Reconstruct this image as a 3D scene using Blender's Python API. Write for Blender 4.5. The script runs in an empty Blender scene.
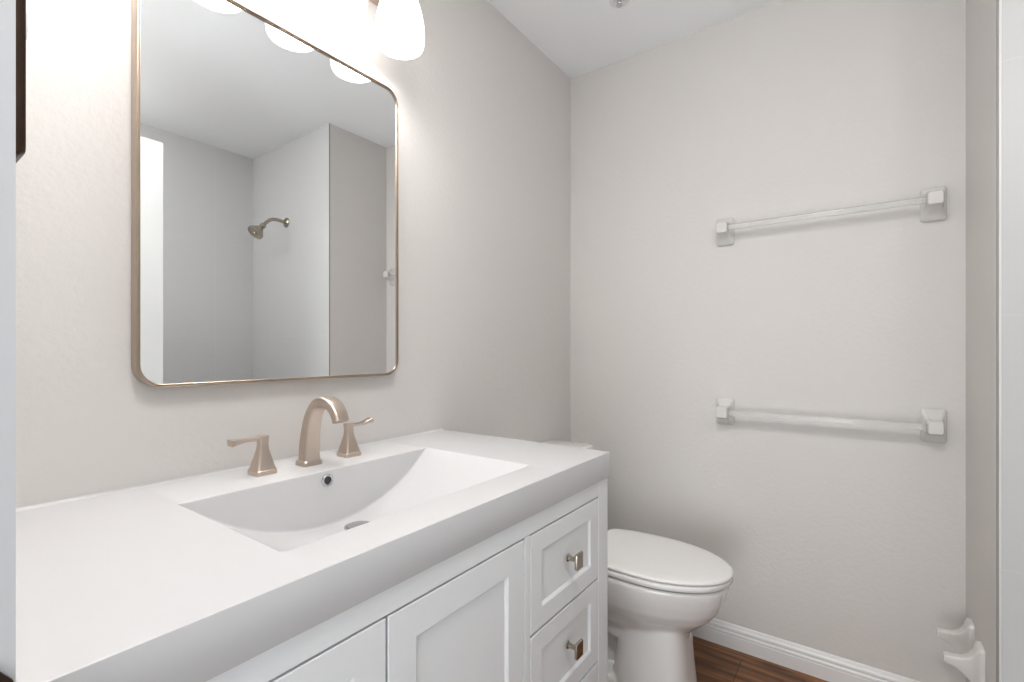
import bpy, bmesh, math
from mathutils import Vector, Matrix
PI = math.pi
SC = bpy.context.scene
COL = SC.collection

# ------------------------------------------------------------------ camera
CAMX, CAMZ, F_PX, YAW, HORIZ = 1.1101, 1.1532, 480.56, 0.6253, 349.87
cd = bpy.data.cameras.new('camera'); cam = bpy.data.objects.new('camera', cd); COL.objects.link(cam)
cd.sensor_fit = 'HORIZONTAL'; cd.sensor_width = 36.0; cd.lens = F_PX / 1024 * 36.0
cd.shift_y = (HORIZ - 341.0) / 1024.0
cd.clip_start = 0.02
cam.location = (CAMX, 0, CAMZ); cam.rotation_euler = (PI/2, 0, YAW)
SC.camera = cam

# ------------------------------------------------------------------ light, exposure
w = bpy.data.worlds.new('world'); SC.world = w; w.use_nodes = True
w.node_tree.nodes['Background'].inputs[0].default_value = (0.93, 0.96, 1.0, 1)
w.node_tree.nodes['Background'].inputs[1].default_value = 0.5

def area(name, loc, rot, size, power, color):
    l = bpy.data.lights.new(name, 'AREA'); l.shape = 'RECTANGLE'; l.size, l.size_y = size
    l.energy = power; l.color = color
    o = bpy.data.objects.new(name, l); COL.objects.link(o); o.location = loc; o.rotation_euler = rot
    return o
# added cool fill through the open doorway, standing in for hall daylight
area('hall_fill', (0.95, -3.2, 1.35), (PI/2, 0, 0), (1.4, 2.2), 2, (0.93, 0.97, 1.0))
# added upward fill from low in the hall, to brighten the ceiling
area('hall_up_fill', (1.05, -2.0, 0.25), (PI/2+0.6, 0, 0), (2.2, 1.2), 42, (0.93, 0.97, 1.0))
# added overhead fill panel near the doorway, unseen above the frame
area('overhead_fill', (0.98, 0.27, 2.42), (0, 0, 0), (0.42, 0.32), 10, (1.0, 0.99, 0.98))
# added fill lamp in the shower, kept out of the mirror's view
sl = bpy.data.lights.new('shower_fill', 'POINT'); sl.energy = 5; sl.color = (1.0, 0.98, 0.96); sl.shadow_soft_size = 0.08
slo = bpy.data.objects.new('shower_fill', sl); COL.objects.link(slo); slo.location = (1.85, 0.40, 2.20)

SC.view_settings.view_transform = 'Standard'; SC.view_settings.look = 'None'
SC.view_settings.gamma = 1.0; SC.view_settings.use_curve_mapping = False
SC.view_settings.exposure = 0.33

SHADE_EMIT = 1.9
BULB_POWER = 0.2

# ------------------------------------------------------------------ dimensions
H = 2.44; D = 2.012; W1 = 1.376; YC = 1.605; W2 = 2.247; YF = 0.070
DX0, DX1, DH = 0.622, 1.336, 2.03
ZC = 0.892

# ------------------------------------------------------------------ materials
def mat(name, color, rough=0.5, metal=0.0, spec=0.5, bump=None, coat=0.0, var=None):
    m = bpy.data.materials.new(name); m.use_nodes = True
    nt = m.node_tree; b = nt.nodes['Principled BSDF']
    b.inputs['Base Color'].default_value = (*color, 1); b.inputs['Roughness'].default_value = rough
    b.inputs['Metallic'].default_value = metal; b.inputs['Specular IOR Level'].default_value = spec
    b.inputs['Coat Weight'].default_value = coat; b.inputs['Coat Roughness'].default_value = 0.05
    tc = nt.nodes.new('ShaderNodeTexCoord')
    if bump:
        sc, dist, det = bump
        n = nt.nodes.new('ShaderNodeTexNoise'); n.inputs['Scale'].default_value = sc; n.inputs['Detail'].default_value = det
        n.inputs['Roughness'].default_value = 0.55
        bp = nt.nodes.new('ShaderNodeBump'); bp.inputs['Distance'].default_value = dist; bp.inputs['Strength'].default_value = 1.0
        nt.links.new(tc.outputs['Object'], n.inputs['Vector']); nt.links.new(n.outputs['Fac'], bp.inputs['Height'])
        nt.links.new(bp.outputs['Normal'], b.inputs['Normal'])
    if var:
        sc, amt = var
        n = nt.nodes.new('ShaderNodeTexNoise'); n.inputs['Scale'].default_value = sc; n.inputs['Detail'].default_value = 3
        mx = nt.nodes.new('ShaderNodeMix'); mx.data_type = 'RGBA'
        mx.inputs[6].default_value = (*[c*(1-amt) for c in color], 1); mx.inputs[7].default_value = (*[min(1, c*(1+amt)) for c in color], 1)
        nt.links.new(tc.outputs['Object'], n.inputs['Vector']); nt.links.new(n.outputs['Fac'], mx.inputs[0])
        nt.links.new(mx.outputs[2], b.inputs['Base Color'])
    return m

M = {}
M['wall'] = mat('wall_paint', (0.69, 0.665, 0.642), 0.55, spec=0.35, bump=(75, 0.0009, 3), var=(3, 0.008))
M['ceiling'] = mat('ceiling_paint', (0.95, 0.965, 0.975), 0.7, spec=0.2, bump=(60, 0.0004, 3))
M['trim'] = mat('trim_paint', (0.84, 0.83, 0.82), 0.32, var=(6, 0.01))
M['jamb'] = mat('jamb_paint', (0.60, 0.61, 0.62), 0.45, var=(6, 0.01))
M['doorpaint'] = mat('door_paint', (0.84, 0.85, 0.84), 0.35, var=(6, 0.01))
M['cabinet'] = mat('cabinet_paint', (0.80, 0.805, 0.815), 0.33, var=(5, 0.008))
M['top'] = mat('white_cultured_stone', (0.62, 0.615, 0.62), 0.25, var=(8, 0.006))
M['ceramic'] = mat('white_porcelain', (0.83, 0.815, 0.80), 0.10, coat=0.6, var=(5, 0.006))
M['bracket'] = mat('wall_ceramic', (0.71, 0.69, 0.67), 0.2, coat=0.3, var=(9, 0.01))
M['plastic'] = mat('seat_plastic', (0.84, 0.825, 0.81), 0.22, var=(5, 0.006))
M['nickel'] = mat('brushed_nickel', (0.58, 0.49, 0.42), 0.34, 1.0, bump=(400, 0.0002, 2), var=(60, 0.05))
M['frame'] = mat('champagne_metal', (0.46, 0.38, 0.31), 0.3, 1.0, var=(40, 0.05))
M['chrome'] = mat('chrome', (0.62, 0.63, 0.65), 0.12, 1.0, var=(30, 0.03))
M['satin'] = mat('satin_nickel', (0.42, 0.37, 0.31), 0.24, 1.0, var=(50, 0.05))
M['dark'] = mat('dark_drain', (0.03, 0.03, 0.03), 0.4, var=(30, 0.1))
M['bronze'] = mat('oil_rubbed_bronze', (0.055, 0.032, 0.022), 0.28, 0.8, var=(30, 0.25))
M['mirror'] = mat('mirror_silver', (0.93, 0.94, 0.945), 0.0, 1.0, var=(2, 0.002))
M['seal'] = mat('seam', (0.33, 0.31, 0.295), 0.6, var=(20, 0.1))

def tile_mat():
    m = mat('shower_tile', (0.64, 0.645, 0.645), 0.22, spec=0.4)
    nt = m.node_tree; b = nt.nodes['Principled BSDF']
    tc = nt.nodes.new('ShaderNodeTexCoord'); sp = nt.nodes.new('ShaderNodeSeparateXYZ')
    ad = nt.nodes.new('ShaderNodeMath'); ad.operation = 'ADD'
    cb = nt.nodes.new('ShaderNodeCombineXYZ'); br = nt.nodes.new('ShaderNodeTexBrick')
    br.offset = 0.0; br.inputs['Scale'].default_value = 1.0
    br.inputs['Brick Width'].default_value = 1.206; br.inputs['Row Height'].default_value = 0.603
    br.inputs['Mortar Size'].default_value = 0.0016; br.inputs['Mortar Smooth'].default_value = 0.4
    br.inputs['Color1'].default_value = (0.65, 0.655, 0.655, 1); br.inputs['Color2'].default_value = (0.655, 0.66, 0.66, 1)
    br.inputs['Mortar'].default_value = (0.70, 0.70, 0.70, 1)
    of = nt.nodes.new('ShaderNodeMath'); of.operation = 'SUBTRACT'; of.inputs[1].default_value = 0.029
    L = nt.links.new
    L(tc.outputs['Object'], sp.inputs[0]); L(sp.outputs['X'], ad.inputs[0]); L(sp.outputs['Y'], ad.inputs[1])
    L(sp.outputs['Z'], of.inputs[0]); L(ad.outputs[0], cb.inputs['X']); L(of.outputs[0], cb.inputs['Y'])
    L(cb.outputs[0], br.inputs['Vector']); L(br.outputs['Color'], b.inputs['Base Color'])
    return m
M['tile'] = tile_mat()

def floor_mat():
    m = mat('brown_plank', (0.2, 0.1, 0.05), 0.38)
    nt = m.node_tree; b = nt.nodes['Principled BSDF']; L = nt.links.new
    tc = nt.nodes.new('ShaderNodeTexCoord')
    br = nt.nodes.new('ShaderNodeTexBrick'); br.offset = 0.37; br.inputs['Scale'].default_value = 1
    br.inputs['Brick Width'].default_value = 1.2; br.inputs['Row Height'].default_value = 0.15
    br.inputs['Mortar Size'].default_value = 0.0012; br.inputs['Mortar'].default_value = (0.02, 0.01, 0.006, 1)
    br.inputs['Color1'].default_value = (0.20, 0.085, 0.030, 1); br.inputs['Color2'].default_value = (0.26, 0.115, 0.042, 1)
    mp = nt.nodes.new('ShaderNodeMapping'); mp.inputs['Scale'].default_value = (2.5, 26, 1)
    n = nt.nodes.new('ShaderNodeTexNoise'); n.inputs['Scale'].default_value = 1.6; n.inputs['Detail'].default_value = 7; n.inputs['Distortion'].default_value = 0.6
    cr = nt.nodes.new('ShaderNodeValToRGB'); cr.color_ramp.elements[0].position = 0.35; cr.color_ramp.elements[0].color = (0.35, 0.3, 0.28, 1)
    cr.color_ramp.elements[1].position = 0.68; cr.color_ramp.elements[1].color = (1.35, 1.3, 1.25, 1)
    mx = nt.nodes.new('ShaderNodeMix'); mx.data_type = 'RGBA'; mx.blend_type = 'MULTIPLY'; mx.inputs[0].default_value = 1
    L(tc.outputs['Object'], br.inputs['Vector']); L(tc.outputs['Object'], mp.inputs[0]); L(mp.outputs[0], n.inputs['Vector'])
    L(n.outputs['Fac'], cr.inputs[0]); L(br.outputs['Color'], mx.inputs[6]); L(cr.outputs[0], mx.inputs[7]); L(mx.outputs[2], b.inputs['Base Color'])
    return m
M['floor'] = floor_mat()

def acrylic_mat():
    m = mat('clear_acrylic', (0.93, 0.93, 0.92), 0.12, spec=0.5, var=(10, 0.01))
    b = m.node_tree.nodes['Principled BSDF']; b.inputs['Transmission Weight'].default_value = 0.75; b.inputs['IOR'].default_value = 1.3
    return m
M['acrylic'] = acrylic_mat()

def shade_mat():
    m = mat('lit_frosted_glass', (0.95, 0.94, 0.92), 0.35)
    nt = m.node_tree; b = nt.nodes['Principled BSDF']
    b.inputs['Emission Color'].default_value = (1.0, 0.985, 0.97, 1)
    tc = nt.nodes.new('ShaderNodeTexCoord'); sp = nt.nodes.new('ShaderNodeSeparateXYZ'); mr = nt.nodes.new('ShaderNodeMapRange')
    # the opal glass glows less towards the metal fitter at its top
    mr.inputs['From Min'].default_value = 0.09; mr.inputs['From Max'].default_value = 0.17
    mr.inputs['To Min'].default_value = SHADE_EMIT; mr.inputs['To Max'].default_value = SHADE_EMIT*0.3
    nt.links.new(tc.outputs['Object'], sp.inputs[0]); nt.links.new(sp.outputs['Z'], mr.inputs['Value']); nt.links.new(mr.outputs[0], b.inputs['Emission Strength'])
    return m
M['shade'] = shade_mat()
M['bulb'] = mat('lit_bulb', (1, 1, 1), 0.5)
M['bulb'].node_tree.nodes['Principled BSDF'].inputs['Emission Color'].default_value = (1, 0.985, 0.965, 1)
M['bulb'].node_tree.nodes['Principled BSDF'].inputs['Emission Strength'].default_value = 66.0

# ------------------------------------------------------------------ mesh helpers
def bx(bm, x0, x1, y0, y1, z0, z1, bev=0.0, seg=2):
    vs = [bm.verts.new(p) for p in ((x0,y0,z0),(x1,y0,z0),(x1,y1,z0),(x0,y1,z0),(x0,y0,z1),(x1,y0,z1),(x1,y1,z1),(x0,y1,z1))]
    fs = [bm.faces.new([vs[i] for i in f]) for f in ((0,3,2,1),(4,5,6,7),(0,1,5,4),(1,2,6,5),(2,3,7,6),(3,0,4,7))]
    if bev > 0:
        es = list({e for f in fs for e in f.edges})
        bmesh.ops.bevel(bm, geom=es, offset=bev, segments=seg, affect='EDGES', profile=0.5)
def loft(bm, rings, cap0=True, cap1=True, closed=True):
    R = [[bm.verts.new(p) for p in r] for r in rings]
    n = len(R[0])
    for a, b in zip(R, R[1:]):
        for i in range(n if closed else n-1):
            j = (i+1) % n
            try: bm.faces.new((a[i], a[j], b[j], b[i]))
            except ValueError: pass
    if cap0: bm.faces.new(list(reversed(R[0])))
    if cap1: bm.faces.new(R[-1])
    return R
def lathe(bm, prof, c=(0,0,0), axis='z', n=32, cap0=True, cap1=True):
    """prof: list of (radius, height along axis)"""
    rings = []
    for r, h in prof:
        ring = []
        for i in range(n):
            a = 2*PI*i/n; u, v = r*math.cos(a), r*math.sin(a)
            p = {'z': (u, v, h), 'x': (h, u, v), 'y': (v, h, u)}[axis]
            ring.append((c[0]+p[0], c[1]+p[1], c[2]+p[2]))
        rings.append(ring)
    loft(bm, rings, cap0, cap1)
def rrect(w, h, r, n=5):
    """rounded rectangle outline, half sizes w,h"""
    r = min(r, w*0.999, h*0.999); pts = []
    for cx, cy, a0 in ((w-r, h-r, 0), (-w+r, h-r, PI/2), (-w+r, -h+r, PI), (w-r, -h+r, 1.5*PI)):
        for i in range(n+1):
            a = a0 + PI/2*i/n; pts.append((cx + r*math.cos(a), cy + r*math.sin(a)))
    return pts
def sweep(bm, path, secs, side=(0,1,0), cap=True):
    """path points in a plane perpendicular to `side`; secs: outline list (s along side, t along in-plane normal)"""
    side = Vector(side); P = [Vector(p) for p in path]; rings = []
    for i, p in enumerate(P):
        t = (P[min(i+1, len(P)-1)] - P[max(i-1, 0)]).normalized()
        nrm = t.cross(side).normalized()
        rings.append([tuple(p + side*s + nrm*q) for s, q in secs[i]])
    loft(bm, rings, cap, cap)
def smooth_path(pts, n=6):
    out = []; P = [Vector(p) for p in pts]
    for i in range(len(P)-1):
        p0 = P[max(i-1,0)]; p1 = P[i]; p2 = P[i+1]; p3 = P[min(i+2, len(P)-1)]
        for k in range(n):
            t = k/n
            out.append(0.5*((2*p1)+(p2-p0)*t+(2*p0-5*p1+4*p2-p3)*t*t+(3*p1-p0-3*p2+p3)*t**3))
    out.append(P[-1]); return out
def lerp_list(vals, n):
    return [v.x for v in smooth_path([(a, 0, 0) for a in vals], n)]

def obj(name, bm, m, parent=None, smooth=True, ang=35):
    me = bpy.data.meshes.new(name)
    bmesh.ops.remove_doubles(bm, verts=bm.verts, dist=1e-6)
    bmesh.ops.recalc_face_normals(bm, faces=bm.faces)
    if parent is not None:
        r = parent
        while r.parent: r = r.parent
        bmesh.ops.translate(bm, verts=bm.verts, vec=-Vector(r.location))
    bm.to_mesh(me); bm.free()
    if smooth:
        for p in me.polygons: p.use_smooth = True
        me.set_sharp_from_angle(angle=math.radians(ang))
    me.materials.append(M[m] if isinstance(m, str) else m)
    o = bpy.data.objects.new(name, me); COL.objects.link(o)
    if parent is not None: o.parent = parent
    return o
def BM(): return bmesh.new()
def thing(name, label, cat, loc, group=None):
    o = bpy.data.objects.new(name, None); COL.objects.link(o); o.location = loc; o.empty_display_size = 0.05
    o['label'] = label; o['category'] = cat
    if group: o['group'] = group
    return o
def tag(o, label, cat, group=None):
    o['label'] = label; o['category'] = cat
    if group: o['group'] = group
    return o
def struct(o, label):
    o['kind'] = 'structure'; o['label'] = label
    return o
def B(*a, bev=0.0, seg=2):
    bm = BM(); bx(bm, *a, bev=bev, seg=seg); return bm

# ------------------------------------------------------------------ room shell
T = 0.11
struct(obj('floor', B(-T, W2+T, YF-T, D+T, -0.1, 0), 'floor'), 'brown wood plank floor')
struct(obj('ceiling', B(-T, W2+T, YF-T, D+T, H, H+0.1), 'ceiling'), 'flat white ceiling')
struct(obj('wall_left', B(-T, 0, YF-T, D+T, 0, H), 'wall'), 'light greige textured wall behind the mirror and vanity')
struct(obj('wall_back', B(0, W2+T, D, D+T, 0, H), 'wall'), 'light greige textured wall with the two towel bars')
struct(obj('wall_right', B(W1, W2+T, YC+0.006, D, 0, H), 'wall'), 'short return wall with the paper holder posts')
struct(obj('wall_shower_side', B(W2, W2+T, YF-T, YC+0.006, 0, H), 'tile'), 'long glossy light grey shower wall')
struct(obj('wall_shower_end', B(W1+0.004, W2, YC, YC+0.006, 0, H), 'tile'), 'glossy grey shower wall with the shower head')
bm = BM()
bx(bm, 0, DX0, YF-T, YF, 0, H); bx(bm, DX1, W2, YF-T, YF, 0, H); bx(bm, DX0, DX1, YF-T, YF, DH, H)
struct(obj('wall_front', bm, 'wall'), 'wall with the doorway the camera looks through')
# edge of the shower tile at the outside corner
bm = BM(); bx(bm, W1+0.0003, W1+0.004, YC-0.001, YC+0.006, 0, H, bev=0.0005)
struct(obj('trim_1', bm, 'seal'), 'thin dark seam along the shower tile edge')
bm = BM(); bx(bm, W1+0.004, W1+0.0085, YC-0.003, YC, 0, H, bev=0.0008)
struct(obj('trim_2', bm, 'trim'), 'thin white edge bead beside the shower tile')
# shower base with a low curb
bm = BM(); bx(bm, W1+0.005, W2-0.001, YF+0.001, YC-0.001, 0, 0.05, bev=0.005)
bx(bm, W1-0.02, W1+0.07, YF+0.001, YC-0.001, 0, 0.11, bev=0.01)
struct(obj('trim_3', bm, 'ceramic'), 'low white shower base and curb')

def baseboard(name, p0, p1, nrm, label):
    """moulded skirting: profile (out, height) swept p0->p1 along the wall"""
    prof = [(0, 0), (0.013, 0), (0.013, 0.047), (0.0118, 0.049), (0.0118, 0.052), (0.0135, 0.055), (0.0125, 0.060),
            (0.010, 0.063), (0.010, 0.067), (0.0115, 0.070), (0.0105, 0.076), (0.007, 0.080), (0.006, 0.085), (0.004, 0.089), (0, 0.091)]
    rings = []
    for p in (p0, p1):
        rings.append([(p[0]+nrm[0]*o, p[1]+nrm[1]*o, h) for o, h in prof])
    bm = BM(); loft(bm, rings)
    return struct(obj(name, bm, 'trim', ang=20), label)
baseboard('baseboard_back', (0.014, D, 0), (W1-0.0005, D, 0), (0, -1), 'white moulded baseboard under the towel bars')
baseboard('baseboard_right', (W1, D-0.014, 0), (W1, YC+0.01, 0), (-1, 0), 'white moulded baseboard under the paper holder')
baseboard('baseboard_left', (0, 1.16, 0), (0, D, 0), (1, 0), 'white moulded baseboard behind the toilet')

# doorway lining and the open door
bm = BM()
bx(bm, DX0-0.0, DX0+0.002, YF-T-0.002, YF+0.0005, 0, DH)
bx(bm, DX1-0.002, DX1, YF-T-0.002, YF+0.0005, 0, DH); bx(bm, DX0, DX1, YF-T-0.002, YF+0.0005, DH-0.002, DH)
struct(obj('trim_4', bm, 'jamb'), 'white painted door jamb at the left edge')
droot = bpy.data.objects.new('door_1', None); COL.objects.link(droot); droot.location = (1.335, YF+0.005, 0)
struct(droot, 'white door standing open, seen in the mirror')
dx0, dx1, dy0, dy1 = 1.296, 1.331, YF+0.008, 0.775
def panel_rings(y0, y1, z0, z1, xf, depth, sgn, inset=0.03):
    r = []
    for ins, dd in ((0, 0), (0.012, -depth), (0.030, -depth), (0.045, -depth*0.35)):
        r.append([(xf+sgn*dd, y0+ins, z0+ins), (xf+sgn*dd, y1-ins, z0+ins), (xf+sgn*dd, y1-ins, z1-ins), (xf+sgn*dd, y0+ins, z1-ins)])
    return r
bm = BM()
st = 0.11
rows = [(0.012, 0.24), (0.24, 0.86), (0.86, 1.0), (1.0, 1.87), (1.87, 2.018)]
bx(bm, dx0+0.010, dx1-0.010, dy0+0.01, dy1-0.01, 0.02, 2.01)
for y0, y1, z0, z1 in ((dy0, dy0+st, 0.012, 2.018), (dy1-st, dy1, 0.012, 2.018), (dy0+st, dy1-st, 0.012, 0.24), (dy0+st, dy1-st, 0.86, 1.0), (dy0+st, dy1-st, 1.87, 2.018)):
    bx(bm, dx0, dx1, y0, y1, z0, z1)
for z0, z1 in ((0.24, 0.86), (1.0, 1.87)):
    for xf, s in ((dx0, -1), (dx1, 1)):
        loft(bm, panel_rings(dy0+st, dy1-st, z0, z1, xf, 0.008, s), cap0=False)
obj('door_leaf', bm, 'doorpaint', droot)
for s, xf in ((-1, dx0), (1, dx1)):
    bm = BM(); lathe(bm, [(0.031, 0), (0.031, 0.006*s), (0.012, 0.012*s), (0.012, 0.016*s), (0.022, 0.020*s), (0.027, 0.028*s), (0.025, 0.036*s), (0.012, 0.040*s)], (xf, dy1-0.048, 0.93), 'x')
    obj('door_knob', bm, 'bronze', droot)
for z in (0.25, 1.05, 1.80):
    bm = BM(); lathe(bm, [(0.006, 0), (0.0065, 0.002), (0.0065, 0.087), (0.006, 0.089)], (1.3335, YF+0.0065, z), 'z', 12)
    obj('hinge', bm, 'bronze', droot)
# strike plate on the jamb, its curved lip turning towards the room
bm = BM()
out = [(YF-0.045+y*1.0, z) for y, z in [(0, 0.86), (0.030, 0.855), (0.040, 0.862), (0.0460, 0.878), (0.0485, 0.895), (0.0475, 0.908), (0.0435, 0.921), (0.037, 0.930), (0.028, 0.936), (0, 0.938)]]
loft(bm, [[(DX0+0.0021, y, z) for y, z in out], [(DX0+0.0050, y, z) for y, z in out]])
tag(obj('strike_plate', bm, 'bronze'), 'dark bronze strike plate with rounded lip low on the left door jamb', 'strike plate')

# switch plate on the doorway wall
t = thing('light_switch', 'tall dark bronze switch plate edge-on beside the left door jamb', 'light switch', (0.555, YF, 1.42))
bm = BM(); loft(bm, [[(0.548+a*s, YF+dd, 1.42+b*s2) for a, b in rrect(0.052, 0.120, 0.004)] for s, s2, dd in ((1, 1, 0.0003), (1, 1, 0.006), (0.95, 0.975, 0.0098))])
obj('switch_plate', bm, 'bronze', t)
for z in (1.413, 1.50):
    bm = BM(); bx(bm, 0.560, 0.572, YF+0.006, YF+0.0150, z-0.012, z+0.012, bev=0.002)
    o = obj('toggle', bm, 'trim', t); o['label'] = 'small white toggle'

# ------------------------------------------------------------------ vanity cabinet
VY0, VY1, XF = YF+0.004, 1.144, 0.587
van = thing('vanity_cabinet', 'white bathroom vanity cabinet with inset doors and drawers under the sink top', 'vanity', (0.3, 0.61, 0))
bm = BM(); XB = 0.567; ZT = ZC-0.0645
for a in ((0.004, XB, VY0, VY0+0.018, 0.0, ZT), (0.004, XB, VY1-0.018, VY1, 0.0, ZT), (0.004, XB, VY0+0.018, VY1-0.018, 0.10, 0.118),
          (0.004, 0.012, VY0+0.018, VY1-0.018, 0.118, ZT), (0.50, 0.515, VY0+0.018, VY1-0.018, 0.0, 0.10), (0.012, XB, 0.768, 0.784, 0.118, ZT-0.16)):
    bx(bm, *a)
obj('cabinet_body', bm, 'cabinet', van)
# face frame pieces
G = 0.0025
dr_y = (0.788, 1.089); dR = (0.435, 0.765); dL = (0.101, 0.431)
bm = BM()
for a in ((XB, XF, VY0, dL[0]-G, 0.0, ZT), (XB, XF, dr_y[1]+G, VY1, 0.0, ZT), (XB, XF, dR[1]+G, dr_y[0]-G, 0.10, ZT-0.038),
          (XB, XF, dL[0]-G, dr_y[1]+G, ZT-0.037, ZT), (XB, XF, dL[0]-G, dr_y[1]+G, 0.10, 0.147)):
    bx(bm, *a, bev=0.0008, seg=1)
obj('face_frame', bm, 'cabinet', van)
def shaker(y0, y1, z0, z1, fr):
    """framed front with a bevelled step down to a flat recessed panel"""
    rings = []
    def rect(i, x): return [(x, y0+i, z0+i), (x, y1-i, z0+i), (x, y1-i, z1-i), (x, y0+i, z1-i)]
    rings.append(rect(0, XB+0.0005)); rings.append(rect(0, XF-0.001)); rings.append(rect(0.001, XF))
    rings.append(rect(fr-0.004, XF)); rings.append(rect(fr-0.002, XF-0.0012)); rings.append(rect(fr+0.0006, XF-0.0030)); rings.append(rect(fr+0.0022, XF-0.0048))
    bm = BM(); loft(bm, rings)
    # the mitred corner joints of the frame
    return bm
def knob(parent, y, z):
    bm = BM()
    lathe(bm, [(0.0085, 0), (0.0085, 0.002), (0.006, 0.004), (0.0048, 0.012), (0.006, 0.018), (0.0085, 0.0225)], (XF, y, z), 'x', 20)
    rings = []
    for xx, s in ((0.0215, 0.93), (0.023, 1.0), (0.0265, 1.0), (0.028, 0.93)):
        ring = []
        for a, b in rrect(0.0145, 0.0175, 0.0025, 3):
            # corners reach forward, the plate is dished along its height
            ring.append((XF+xx+0.0035*(b/0.0175)**2, y+a*s, z+b*s))
        rings.append(ring)
    loft(bm, rings)
    o = obj('knob', bm, 'satin', parent); o['label'] = 'dark satin metal knob'
for n, (a, b, z0, z1, fr, ky, kz) in enumerate((
        (*dL, 0.150, 0.787, 0.055, 0.402, 0.45), (*dR, 0.150, 0.787, 0.055, 0.464, 0.45))):
    d = obj('door', shaker(a, b, z0, z1, fr), 'cabinet', van, ang=20); knob(d, ky, kz)
for z0, z1, kz in ((0.5905, 0.787, 0.693), (0.386, 0.5855, 0.500), (0.150, 0.381, 0.270)):
    d = obj('drawer', shaker(dr_y[0], dr_y[1], z0, z1, 0.044), 'cabinet', van, ang=20); knob(d, 0.936, kz)

# ------------------------------------------------------------------ vanity top with trough basin
top = thing('countertop', 'thick white sink top with a wide curved trough basin', 'sink', (0.3, 0.615, ZC))
TY0, TY1, TXF, TZ0 = YF+0.001, 1.146, 0.592, ZC-0.064
BX0, BX1, BY0, BY1, BD = 0.172, 0.505, 0.328, 0.908, 0.120
bcy = (BY0+BY1)/2; hb = (BY1-BY0)/2; RR = (hb*hb+BD*BD)/(2*BD)
def bdepth(y):
    s = y-bcy
    return max(0.0, math.sqrt(max(RR*RR-s*s, 0))-(RR-BD))
N = 64
ys = [bcy-hb*math.cos(PI*i/N) for i in range(N+1)]
bm = BM()
def prof(y):
    d = bdepth(y); r = min(0.007, d*0.3); rt = min(0.004, d*0.3); P = []
    x0, x1 = BX0, BX1
    sl = 0.06*d
    P.append((x0-0.004, 0))
    for k in range(1, 4): a = PI/2*k/3; P.append((x0-0.004+0.004*math.sin(a), -rt*(1-math.cos(a))))
    for k in range(0, 7): a = PI/2*k/6; P.append((x0+sl+r-r*math.cos(a), -d+r-r*math.sin(a)))
    fs = min(0.13, d*0.95)      # front: a longer sweep up to the rim
    for k in range(0, 9): a = PI/2*k/8; P.append((x1-fs*0.8-0.004+ fs*0.8*math.sin(a), -d + d*0.8*(1-math.cos(a))))
    P.append((x1-0.002, -rt*0.6)); P.append((x1+0.002, -rt*0.1)); P.append((x1+0.004, 0))
    return P
rows = [[(x, y, ZC+z) for x, z in prof(y)] for y in ys]
loft(bm, rows, False, False, closed=False)
# slab around the basin
def quad(*p): bm.faces.new([bm.verts.new(q) for q in p])
e = 0.0013
xs0, xs1 = BX0-0.004, BX1+0.004
for i in range(N):
    a, b = ys[i], ys[i+1]
    quad((0.001, a, ZC), (xs0, a, ZC), (xs0, b, ZC), (0.001, b, ZC))
    quad((xs1, a, ZC), (TXF-e, a, ZC), (TXF-e, b, ZC), (xs1, b, ZC))
quad((0.001, TY0, ZC), (TXF-e, TY0, ZC), (TXF-e, BY0, ZC), (0.001, BY0, ZC))
quad((0.001, BY1, ZC), (TXF-e, BY1, ZC), (TXF-e, TY1-e, ZC), (0.001, TY1-e, ZC))
# rounded front and right edges, bottom
ring = lambda off, z: [(0.001, TY0, z), (TXF-e+off, TY0, z), (TXF-e+off, TY1-e+off, z), (0.001, TY1-e+off, z)]
rs = [ring(e*math.sin(a), ZC-e+e*math.cos(a)) for a in (0, PI/6, PI/3, PI/2)]+[ring(e, TZ0+0.001), ring(e-0.001, TZ0)]
loft(bm, rs, False, False)
loft(bm, [ring(e-0.001, TZ0), [(0.02, TY0+0.02, TZ0), (XF-0.03, TY0+0.02, TZ0), (XF-0.03, TY1-0.03, TZ0), (0.02, TY1-0.03, TZ0)]], False, False)
# small raised lip where the top meets the wall
lp = [(0.001, 0), (0.009, 0.0), (0.006, 0.0008), (0.003, 0.0025), (0.002, 0.004), (0.001, 0.004)]
loft(bm, [[(x, y, ZC+z) for x, z in lp] for y in (TY0, TY1-0.001)])
obj('sink_top', bm, 'top', top, ang=50)
dz = ZC-bdepth(0.645)
bm = BM(); lathe(bm, [(0.031, dz+0.0003), (0.031, dz+0.0025), (0.027, dz+0.0035), (0.025, dz+0.002), (0.0245, dz+0.004), (0.020, dz+0.0065), (0.0001, dz+0.0075)], (0.240, 0.645, 0), 'z', 36, cap1=False)
o = obj('drain_stopper', bm, 'chrome', top); o['label'] = 'round metal drain stopper'
bm = BM(); xo = BX0+0.0005
rgs = [(0.0135, 0.0), (0.0135, 0.0035), (0.0115, 0.0050), (0.0088, 0.0040), (0.0080, 0.0015)]
lathe(bm, rgs, (xo, 0.611, ZC-0.0215), 'x', 28)
ov = obj('overflow_ring', bm, 'chrome', top); ov['label'] = 'chrome overflow ring'
bm = BM(); lathe(bm, [(0.0078, 0.0016), (0.0078, 0.0028), (0.0001, 0.003)], (xo, 0.611, ZC-0.0215), 'x', 20)
for sy, sz in ((0.003, 0.003), (-0.003, 0.003), (0.003, -0.003), (-0.003, -0.003)):
    pass
obj('overflow_hole', bm, 'dark', ov)

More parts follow.
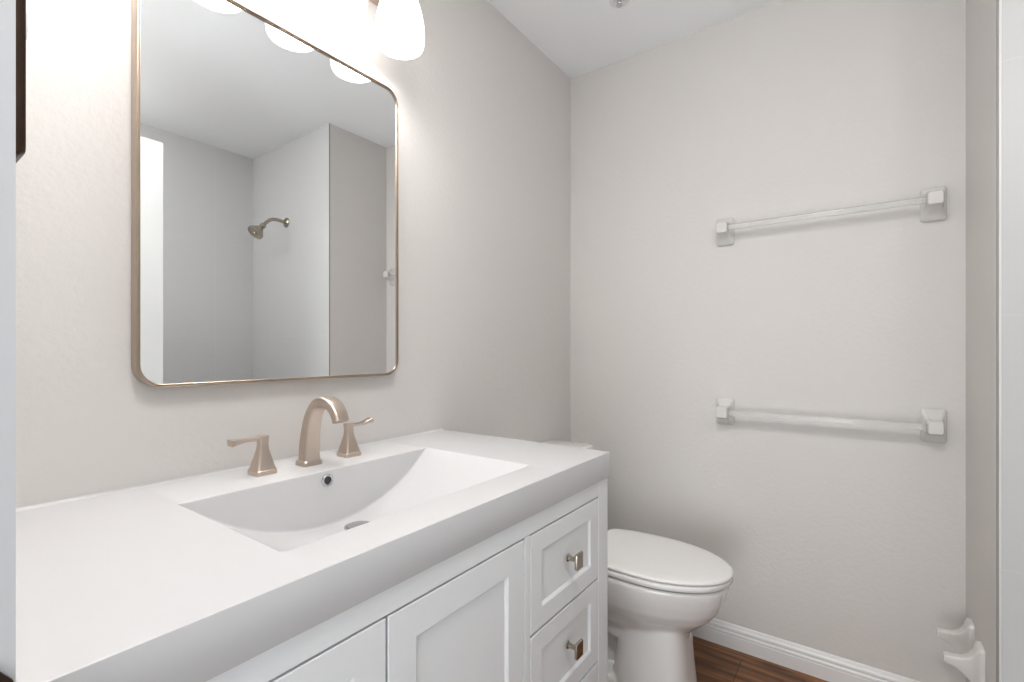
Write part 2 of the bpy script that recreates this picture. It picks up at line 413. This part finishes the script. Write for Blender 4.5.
# ------------------------------------------------------------------ faucet
fa = thing('faucet', 'brushed nickel widespread faucet with arched spout and two lever handles', 'faucet', (0.09, 0.618, ZC))
def sq_loft(bm, cx, cy, levels):
    loft(bm, [[(cx+a, cy+b, z) for a, b in rrect(hx, hy, r, 4)] for z, hx, hy, r in levels])
FY = 0.618
bm = BM()
sq_loft(bm, 0.092, FY, [(ZC+0.0003, 0.0215, 0.0225, 0.006), (ZC+0.009, 0.0215, 0.0225, 0.006), (ZC+0.012, 0.0190, 0.0200, 0.006)])
pth = smooth_path([(0.094, FY, 0.900), (0.095, FY, 0.935), (0.100, FY, 0.970), (0.110, FY, 1.003), (0.131, FY, 1.030), (0.160, FY, 1.0405), (0.188, FY, 1.033), (0.206, FY, 1.016), (0.214, FY, 0.9995)], 6)
tw = lerp_list([0.0190, 0.0182, 0.0172, 0.0166, 0.0166, 0.0168, 0.0170, 0.0170, 0.0170], 6)
th_ = lerp_list([0.0180, 0.0170, 0.0155, 0.0135, 0.0118, 0.0108, 0.0104, 0.0104, 0.0104], 6)
sweep(bm, pth, [rrect(a, b, min(0.0065, b*0.6), 4) for a, b in zip(tw, th_)])
obj('spout', bm, 'nickel', fa, ang=40)
for cy, s, ln in ((0.515, -1, 0.066), (0.727, 1, 0.062)):
    cx = 0.088
    bm = BM()
    sq_loft(bm, cx, cy, [(ZC+0.0003, 0.0220, 0.0220, 0.005), (ZC+0.009, 0.0220, 0.0220, 0.005), (ZC+0.0105, 0.0205, 0.0205, 0.005), (ZC+0.0115, 0.0205, 0.0205, 0.005), (ZC+0.0125, 0.0200, 0.0200, 0.005),
        (ZC+0.022, 0.0175, 0.0175, 0.005), (ZC+0.036, 0.0138, 0.0138, 0.004), (ZC+0.050, 0.0105, 0.0105, 0.004), (ZC+0.060, 0.0090, 0.0090, 0.003), (ZC+0.068, 0.0090, 0.0090, 0.003), (ZC+0.076, 0.0100, 0.0100, 0.003), (ZC+0.0795, 0.0102, 0.0102, 0.003), (ZC+0.0802, 0.0092, 0.0092, 0.003)])
    h = obj('handle', bm, 'nickel', fa, ang=40)
    bm = BM()
    zt = 0.9670
    pp = smooth_path([(cx, cy+s*0.006, zt), (cx+0.001, cy+s*0.018, zt-0.0005), (cx+0.002, cy+s*0.038, zt+0.0005), (cx+0.003, cy+s*0.052, zt+(0.0 if s < 0 else 0.004)), (cx+0.003, cy+s*ln, zt+(-0.001 if s < 0 else 0.006))], 4)
    ww = lerp_list([0.0080, 0.0075, 0.0085, 0.0105, 0.0125], 4); hh = lerp_list([0.0042, 0.0036, 0.0034, 0.0048, 0.0066], 4)
    sweep(bm, pp, [rrect(a, b, 0.0024, 3) for a, b in zip(ww, hh)], side=(1, 0, 0))
    obj('lever', bm, 'nickel', h, ang=40)

# ------------------------------------------------------------------ mirror
mr = thing('wall_mirror', 'rectangular wall mirror with rounded corners and thin champagne metal frame', 'mirror', (0, 0.616, 1.484))
my, mz, mw, mh, rad = 0.6255, 1.490, 0.3125, 0.410, 0.045
def rr_yz(x, ins):
    return [(x, my+a, mz+b) for a, b in rrect(mw-ins, mh-ins, rad-ins, 10)]
bm = BM()
secs = [(0.001, 0.0008), (0.0255, 0.0), (0.0282, 0.0008), (0.0290, 0.0022), (0.0284, 0.0032), (0.0265, 0.0036), (0.0255, 0.0040), (0.0255, 0.0048), (0.0266, 0.0054), (0.0272, 0.0066), (0.0266, 0.0072), (0.020, 0.0072)]
loft(bm, [rr_yz(x, i) for x, i in secs], False, False)
obj('mirror_frame', bm, 'frame', mr, ang=30)
bm = BM(); loft(bm, [rr_yz(0.002, 0.002), rr_yz(0.0240, 0.002), rr_yz(0.0240, 0.0074)], True, True)
obj('mirror_glass', bm, 'mirror', mr, smooth=False)

# ------------------------------------------------------------------ vanity light
SY = (0.305, 0.490, 0.675, 0.860); SX = 0.123; SZ = 1.958
vl = thing('vanity_light', 'vanity light bar with glowing frosted bell shades above the mirror', 'wall lamp', (0, 0.5825, 2.17))
bm = BM(); loft(bm, [[(x, 0.5825+a*s, 2.185+b*s) for a, b in rrect(0.33, 0.055, 0.02, 6)] for x, s in ((0.0005, 1), (0.018, 1), (0.024, 0.97))])
obj('backplate', bm, 'nickel', vl)
PR = [(0.0595, 0.0), (0.0622, 0.006), (0.0642, 0.020), (0.0645, 0.038), (0.0630, 0.058), (0.0590, 0.082), (0.0520, 0.108), (0.0440, 0.131), (0.0370, 0.150), (0.030, 0.162)]
inner = [(r-0.003, z) for r, z in reversed(PR)]
sh_me = None
for k, y in enumerate(SY):
    bm = BM(); pa = smooth_path([(0.02, y, 2.185), (0.06, y, 2.205), (0.10, y, 2.195), (SX, y, 2.155)], 5)
    sweep(bm, pa, [[(0.007*math.cos(2*PI*i/12), 0.007*math.sin(2*PI*i/12)) for i in range(12)]]*len(pa))
    lathe(bm, [(0.012, 2.165), (0.030, 2.150), (0.034, 2.135), (0.034, 2.1105), (0.031, 2.1105)], (SX, y, 0), 'z', 24)
    obj('arm', bm, 'nickel', vl)
    # each shade keeps its own origin at its rim
    if sh_me is None:
        bm = BM(); lathe(bm, PR+inner, (0, 0, 0), 'z', 40, False, False)
        n = len(PR)*2
        me = bpy.data.meshes.new('lamp_shade'); 
        vs = list(bm.verts); bm.verts.ensure_lookup_table()
        for i in range(40):
            j = (i+1) % 40; a0, a1 = bm.verts[i], bm.verts[j]; b0, b1 = bm.verts[(n-1)*40+i], bm.verts[(n-1)*40+j]
            bm.faces.new((a0, a1, b1, b0))
        bmesh.ops.recalc_face_normals(bm, faces=bm.faces); bm.to_mesh(me); bm.free()
        for p in me.polygons: p.use_smooth = True
        me.materials.append(M['shade']); sh_me = me
        bm = BM(); lathe(bm, [(0.0001, 0.030), (0.014, 0.034), (0.024, 0.048), (0.026, 0.064), (0.020, 0.085), (0.013, 0.105), (0.013, 0.155)], (0, 0, 0), 'z', 24, False, True)
        bmesh.ops.recalc_face_normals(bm, faces=bm.faces)
        bme = bpy.data.meshes.new('bulb'); bm.to_mesh(bme); bm.free()
        for p in bme.polygons: p.use_smooth = True
        bme.materials.append(M['bulb'])
    s_ = bpy.data.objects.new('lamp_shade', sh_me); COL.objects.link(s_); s_.parent = vl
    s_.location = Vector((SX, y, SZ)) - vl.location
    b_ = bpy.data.objects.new('bulb', bme); COL.objects.link(b_); b_.parent = s_
    l = bpy.data.lights.new('bulb_light', 'POINT'); l.energy = BULB_POWER; l.color = (1.0, 0.98, 0.96); l.shadow_soft_size = 0.03
    lo = bpy.data.objects.new('bulb_light', l); COL.objects.link(lo); lo.location = (SX, y, SZ+0.012)

# ------------------------------------------------------------------ towel bars and paper holder
def post_rings(cx, cz, sx, bz, prof_, axis='y', base=D, shift=0.0):
    rings = []
    for out_, hw, hh in prof_:
        fz = cz + shift*min(1, max(0, (out_-0.014)/0.05))
        if axis == 'y': rings.append([(cx+a, base-out_, fz+b) for a, b in rrect(hw, hh, min(hw, hh)*0.30, 4)])
        else: rings.append([(base-out_, cx+a, fz+b) for a, b in rrect(hw, hh, min(hw, hh)*0.30, 4)])
    return rings
BR = [(0.0003, 0.0315, 0.052), (0.008, 0.0320, 0.0525), (0.0125, 0.0300, 0.050), (0.017, 0.0260, 0.041), (0.026, 0.0225, 0.032), (0.038, 0.0202, 0.0250), (0.052, 0.0195, 0.0215), (0.066, 0.0195, 0.0205), (0.072, 0.0175, 0.0185)]
def towel_bar(z, label, shift):
    t = thing('towel_bar', label, 'towel bar', (0.995, D, z), 'towel bars on the back wall')
    for x, s in ((0.688, 1), (1.300, -1)):
        bm = BM(); loft(bm, post_rings(x, z, 1, 1, BR, shift=shift))
        bk = obj('bracket', bm, 'bracket', t, ang=45)
        bm = BM(); bx(bm, min(x+s*0.0190, x+s*0.0202), max(x+s*0.0190, x+s*0.0202), D-0.0655, D-0.0435, z+shift-0.0115, z+shift+0.0115)
        o = obj('socket', bm, 'seal', bk); o['label'] = 'dark square socket hole'
    bm = BM(); bx(bm, 0.688+0.0192, 1.300-0.0192, D-0.0640, D-0.0450, z+shift-0.0095, z+shift+0.0095, bev=0.0015)
    o = obj('rod', bm, 'acrylic', t); o['label'] = 'clear acrylic square rod'
towel_bar(1.612, 'upper white ceramic towel bar with clear square rod, nearer the ceiling', 0.006)
towel_bar(0.915, 'lower white ceramic towel bar with clear square rod, nearer the floor', 0.000)

ph = thing('toilet_paper_holder', 'white ceramic paper holder posts without roller, low on the right wall', 'toilet paper holder', (W1, 1.83, 0.30))
PRB = [(0.0003, 0.030, 0.068), (0.009, 0.030, 0.068), (0.013, 0.0275, 0.064), (0.018, 0.020, 0.048), (0.028, 0.0165, 0.031), (0.042, 0.014, 0.0195), (0.058, 0.0125, 0.0135), (0.074, 0.012, 0.011), (0.079, 0.010, 0.009)]
for y in (1.757, 1.895):
    rings = []
    for o_, hw, hh in PRB:
        up = 0.012*min(1, max(0, (o_-0.014)/0.05))
        rings.append([(W1-o_, y+a, 0.303+up+b) for a, b in rrect(hw, hh, min(hw, hh)*0.3, 4)])
    bm = BM(); loft(bm, rings); obj('post', bm, 'bracket', ph, ang=45)

# ------------------------------------------------------------------ toilet
TY = 1.637
to = thing('toilet', 'white two-piece toilet with closed lid between the vanity and back wall', 'toilet', (0.42, TY, 0))
def egg(x0, x1, hw, z, xc=None, p=1.0, rear=1.0, n=48):
    if xc is None: xc = x0+(x1-x0)*0.45
    pts = []
    for i in range(n):
        a = 2*PI*i/n; c, s = math.cos(a), math.sin(a)
        if c >= 0: x = xc+(x1-xc)*abs(c)**p; y = hw*math.copysign(abs(s)**p, s)
        else: x = xc-(xc-x0)*abs(c)**rear; y = hw*math.copysign(abs(s)**rear, s)
        pts.append((x, TY+y, z))
    return pts
bm = BM()
# bowl: swells from the neck of the pedestal to the rim
loft(bm, [egg(0.30, 0.650, 0.098, 0.17, 0.46), egg(0.27, 0.652, 0.100, 0.205, 0.46), egg(0.25, 0.664, 0.108, 0.228, 0.46), egg(0.23, 0.692, 0.124, 0.252, 0.46), egg(0.22, 0.722, 0.143, 0.278, 0.47), egg(0.20, 0.748, 0.159, 0.312, 0.48),
          egg(0.19, 0.765, 0.169, 0.348, 0.49), egg(0.19, 0.774, 0.1745, 0.378, 0.50), egg(0.19, 0.777, 0.1765, 0.397, 0.50), egg(0.19, 0.774, 0.174, 0.406, 0.50), egg(0.20, 0.764, 0.166, 0.4085, 0.50)])
# front column of the pedestal
def sup(x0, x1, hw, z, e=0.55, n=48):
    xc = (x0+x1)/2; a_ = (x1-x0)/2; r = []
    for i in range(n):
        a = 2*PI*i/n; c, s = math.cos(a), math.sin(a)
        r.append((xc+a_*math.copysign(abs(c)**e, c), TY+hw*math.copysign(abs(s)**e, s), z))
    return r
loft(bm, [sup(0.405, 0.668, 0.118, 0.0), sup(0.405, 0.667, 0.117, 0.02), sup(0.413, 0.660, 0.113, 0.08), sup(0.420, 0.655, 0.109, 0.14), sup(0.422, 0.650, 0.106, 0.20), sup(0.41, 0.648, 0.104, 0.24), sup(0.40, 0.63, 0.09, 0.28)])
# rear body and trapway bulge, foot
loft(bm, [sup(0.10, 0.44, 0.055, 0.0, 0.7), sup(0.10, 0.44, 0.055, 0.12, 0.7), sup(0.08, 0.44, 0.070, 0.25, 0.7), sup(0.05, 0.46, 0.115, 0.34, 0.6), sup(0.04, 0.40, 0.150, 0.385, 0.5), sup(0.04, 0.36, 0.160, 0.4075, 0.45)])
loft(bm, [sup(0.12, 0.47, 0.120, 0.0, 0.4), sup(0.12, 0.47, 0.118, 0.030, 0.4), sup(0.13, 0.46, 0.110, 0.042, 0.4)])
for s in (-1, 1):
    pp = smooth_path([(0.44, TY+s*0.075, 0.30), (0.36, TY+s*0.080, 0.26), (0.30, TY+s*0.080, 0.18), (0.25, TY+s*0.080, 0.10), (0.22, TY+s*0.078, 0.03)], 5)
    sweep(bm, pp, [[(0.030*math.cos(2*PI*i/16), 0.045*math.sin(2*PI*i/16)) for i in range(16)]]*len(pp))
bo = obj('bowl', bm, 'ceramic', to, ang=180)
rm = bo.modifiers.new('blend', 'REMESH'); rm.mode = 'VOXEL'; rm.voxel_size = 0.005; rm.use_smooth_shade = True
sm = bo.modifiers.new('soften', 'SMOOTH'); sm.factor = 0.5; sm.iterations = 10
bm = BM()
def lidring(x0, x1, hw, z, lift=0.0, dome=0.0):
    r = []
    for (x, y, zz) in egg(x0, x1, hw, z, 0.515, 0.98, 0.34, 96):
        if x < 0.37: zz += lift*((0.37-x)/0.07)**2
        if x < 0.515: y = TY+(y-TY)*(1-0.10*((0.515-x)/0.215)**2)
        r.append((x, y, zz))
    return r
loft(bm, [lidring(0.325, 0.781, 0.1755, 0.4115), lidring(0.322, 0.785, 0.1785, 0.415), lidring(0.322, 0.785, 0.1785, 0.428), lidring(0.325, 0.781, 0.1755, 0.4310)])
obj('seat', bm, 'plastic', to, ang=50)
bm = BM(); loft(bm, [lidring(0.335, 0.775, 0.1690, 0.4060), lidring(0.335, 0.775, 0.1690, 0.4150)])  # dark inserts that paint the gap shade under seat and lid
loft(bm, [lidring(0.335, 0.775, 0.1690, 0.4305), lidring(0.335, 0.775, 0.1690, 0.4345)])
o = obj('gap_shade', bm, 'seal', to); o['label'] = 'thin dark line in place of the shade under seat and lid'
bm = BM()
L_ = 0.012
loft(bm, [lidring(0.316, 0.783, 0.1765, 0.4335, L_), lidring(0.313, 0.787, 0.1795, 0.4365, L_), lidring(0.313, 0.787, 0.1795, 0.4410, L_), lidring(0.316, 0.784, 0.177, 0.4445, L_),
          lidring(0.324, 0.775, 0.168, 0.4465, L_*0.9), lidring(0.335, 0.740, 0.140, 0.4480, L_*0.3), lidring(0.40, 0.65, 0.08, 0.4490, 0)])
obj('lid', bm, 'plastic', to, ang=50)
for s in (-1, 1):
    bm = BM(); loft(bm, [[(0.285+a*k, TY+s*0.075+b*k, z) for a, b in rrect(0.020, 0.026, 0.008)] for z, k in ((0.4085, 1), (0.432, 1), (0.436, 0.85))])
    obj('hinge', bm, 'plastic', to)
bm = BM(); loft(bm, [[(0.108+a, TY+b, z) for a, b in rrect(hx, hy, 0.03)] for z, hx, hy in ((0.4085, 0.080, 0.160), (0.43, 0.086, 0.168), (0.60, 0.092, 0.180), (0.7285, 0.096, 0.188))])
obj('tank', bm, 'ceramic', to, ang=50)
bm = BM(); loft(bm, [[(0.112+a, TY+b, z) for a, b in rrect(hx, hy, 0.03)] for z, hx, hy in ((0.7295, 0.100, 0.194), (0.733, 0.104, 0.199), (0.752, 0.105, 0.200), (0.757, 0.102, 0.197), (0.7585, 0.094, 0.189))])
obj('tank_lid', bm, 'ceramic', to, ang=50)
bm = BM(); lathe(bm, [(0.012, 0.0), (0.012, 0.010), (0.008, 0.016)], (0.2015, TY+0.13, 0.68), 'x', 18); bx(bm, 0.212, 0.220, TY+0.06, TY+0.135, 0.672, 0.686, bev=0.003)
obj('flush_lever', bm, 'chrome', to)

# ------------------------------------------------------------------ shower head (seen in the mirror)
SHX, SHZ = 1.826, 1.945
sh = thing('shower_head', 'brushed nickel shower head on bent arm, seen reflected in the mirror', 'shower head', (SHX, YC, SHZ))
bm = BM(); lathe(bm, [(0.031, -0.0003), (0.031, -0.004), (0.026, -0.009), (0.013, -0.013), (0.012, -0.016)], (SHX, YC, SHZ), 'y', 28)
obj('flange', bm, 'satin', sh)
pa = smooth_path([(SHX, YC-0.012, SHZ), (SHX, YC-0.05, SHZ+0.004), (SHX, YC-0.09, SHZ+0.001), (SHX, YC-0.122, SHZ-0.020), (SHX, YC-0.142, SHZ-0.043)], 5)
bm = BM(); sweep(bm, pa, [[(0.0105*math.cos(2*PI*i/16), 0.0105*math.sin(2*PI*i/16)) for i in range(16)]]*len(pa), side=(1, 0, 0))
obj('shower_arm', bm, 'satin', sh)
bm = BM()
lathe(bm, [(0.012, 0.006), (0.017, 0.0), (0.018, -0.014), (0.013, -0.020), (0.019, -0.030), (0.033, -0.050), (0.045, -0.066), (0.047, -0.074), (0.045, -0.082), (0.039, -0.083), (0.037, -0.080), (0.012, -0.080), (0.010, -0.086), (0.006, -0.087)], (0, 0, 0), 'z', 36)
ax = Vector((0, -0.66, -0.75)).normalized()
rot = Vector((0, 0, -1)).rotation_difference(ax).to_matrix().to_4x4()
bmesh.ops.transform(bm, matrix=Matrix.Translation((SHX, YC-0.143, SHZ-0.044)) @ rot, verts=bm.verts)
obj('spray_head', bm, 'satin', sh)

# ------------------------------------------------------------------ ceiling sprinkler at the top edge
sp = thing('ceiling_sprinkler', 'small round white sprinkler on the ceiling at the top edge', 'sprinkler', (0.395, 1.665, H))
bm = BM(); lathe(bm, [(0.036, -0.0003), (0.036, -0.003), (0.030, -0.007), (0.024, -0.0075), (0.018, -0.004), (0.0001, -0.004)], (0.395, 1.665, H), 'z', 32, cap1=False)
obj('escutcheon', bm, 'trim', sp)
bm = BM(); lathe(bm, [(0.008, -0.0045), (0.008, -0.012), (0.004, -0.018), (0.012, -0.0185), (0.012, -0.020), (0.0001, -0.0205)], (0.395, 1.665, H), 'z', 24, cap1=False)
obj('sprinkler_body', bm, 'chrome', sp)
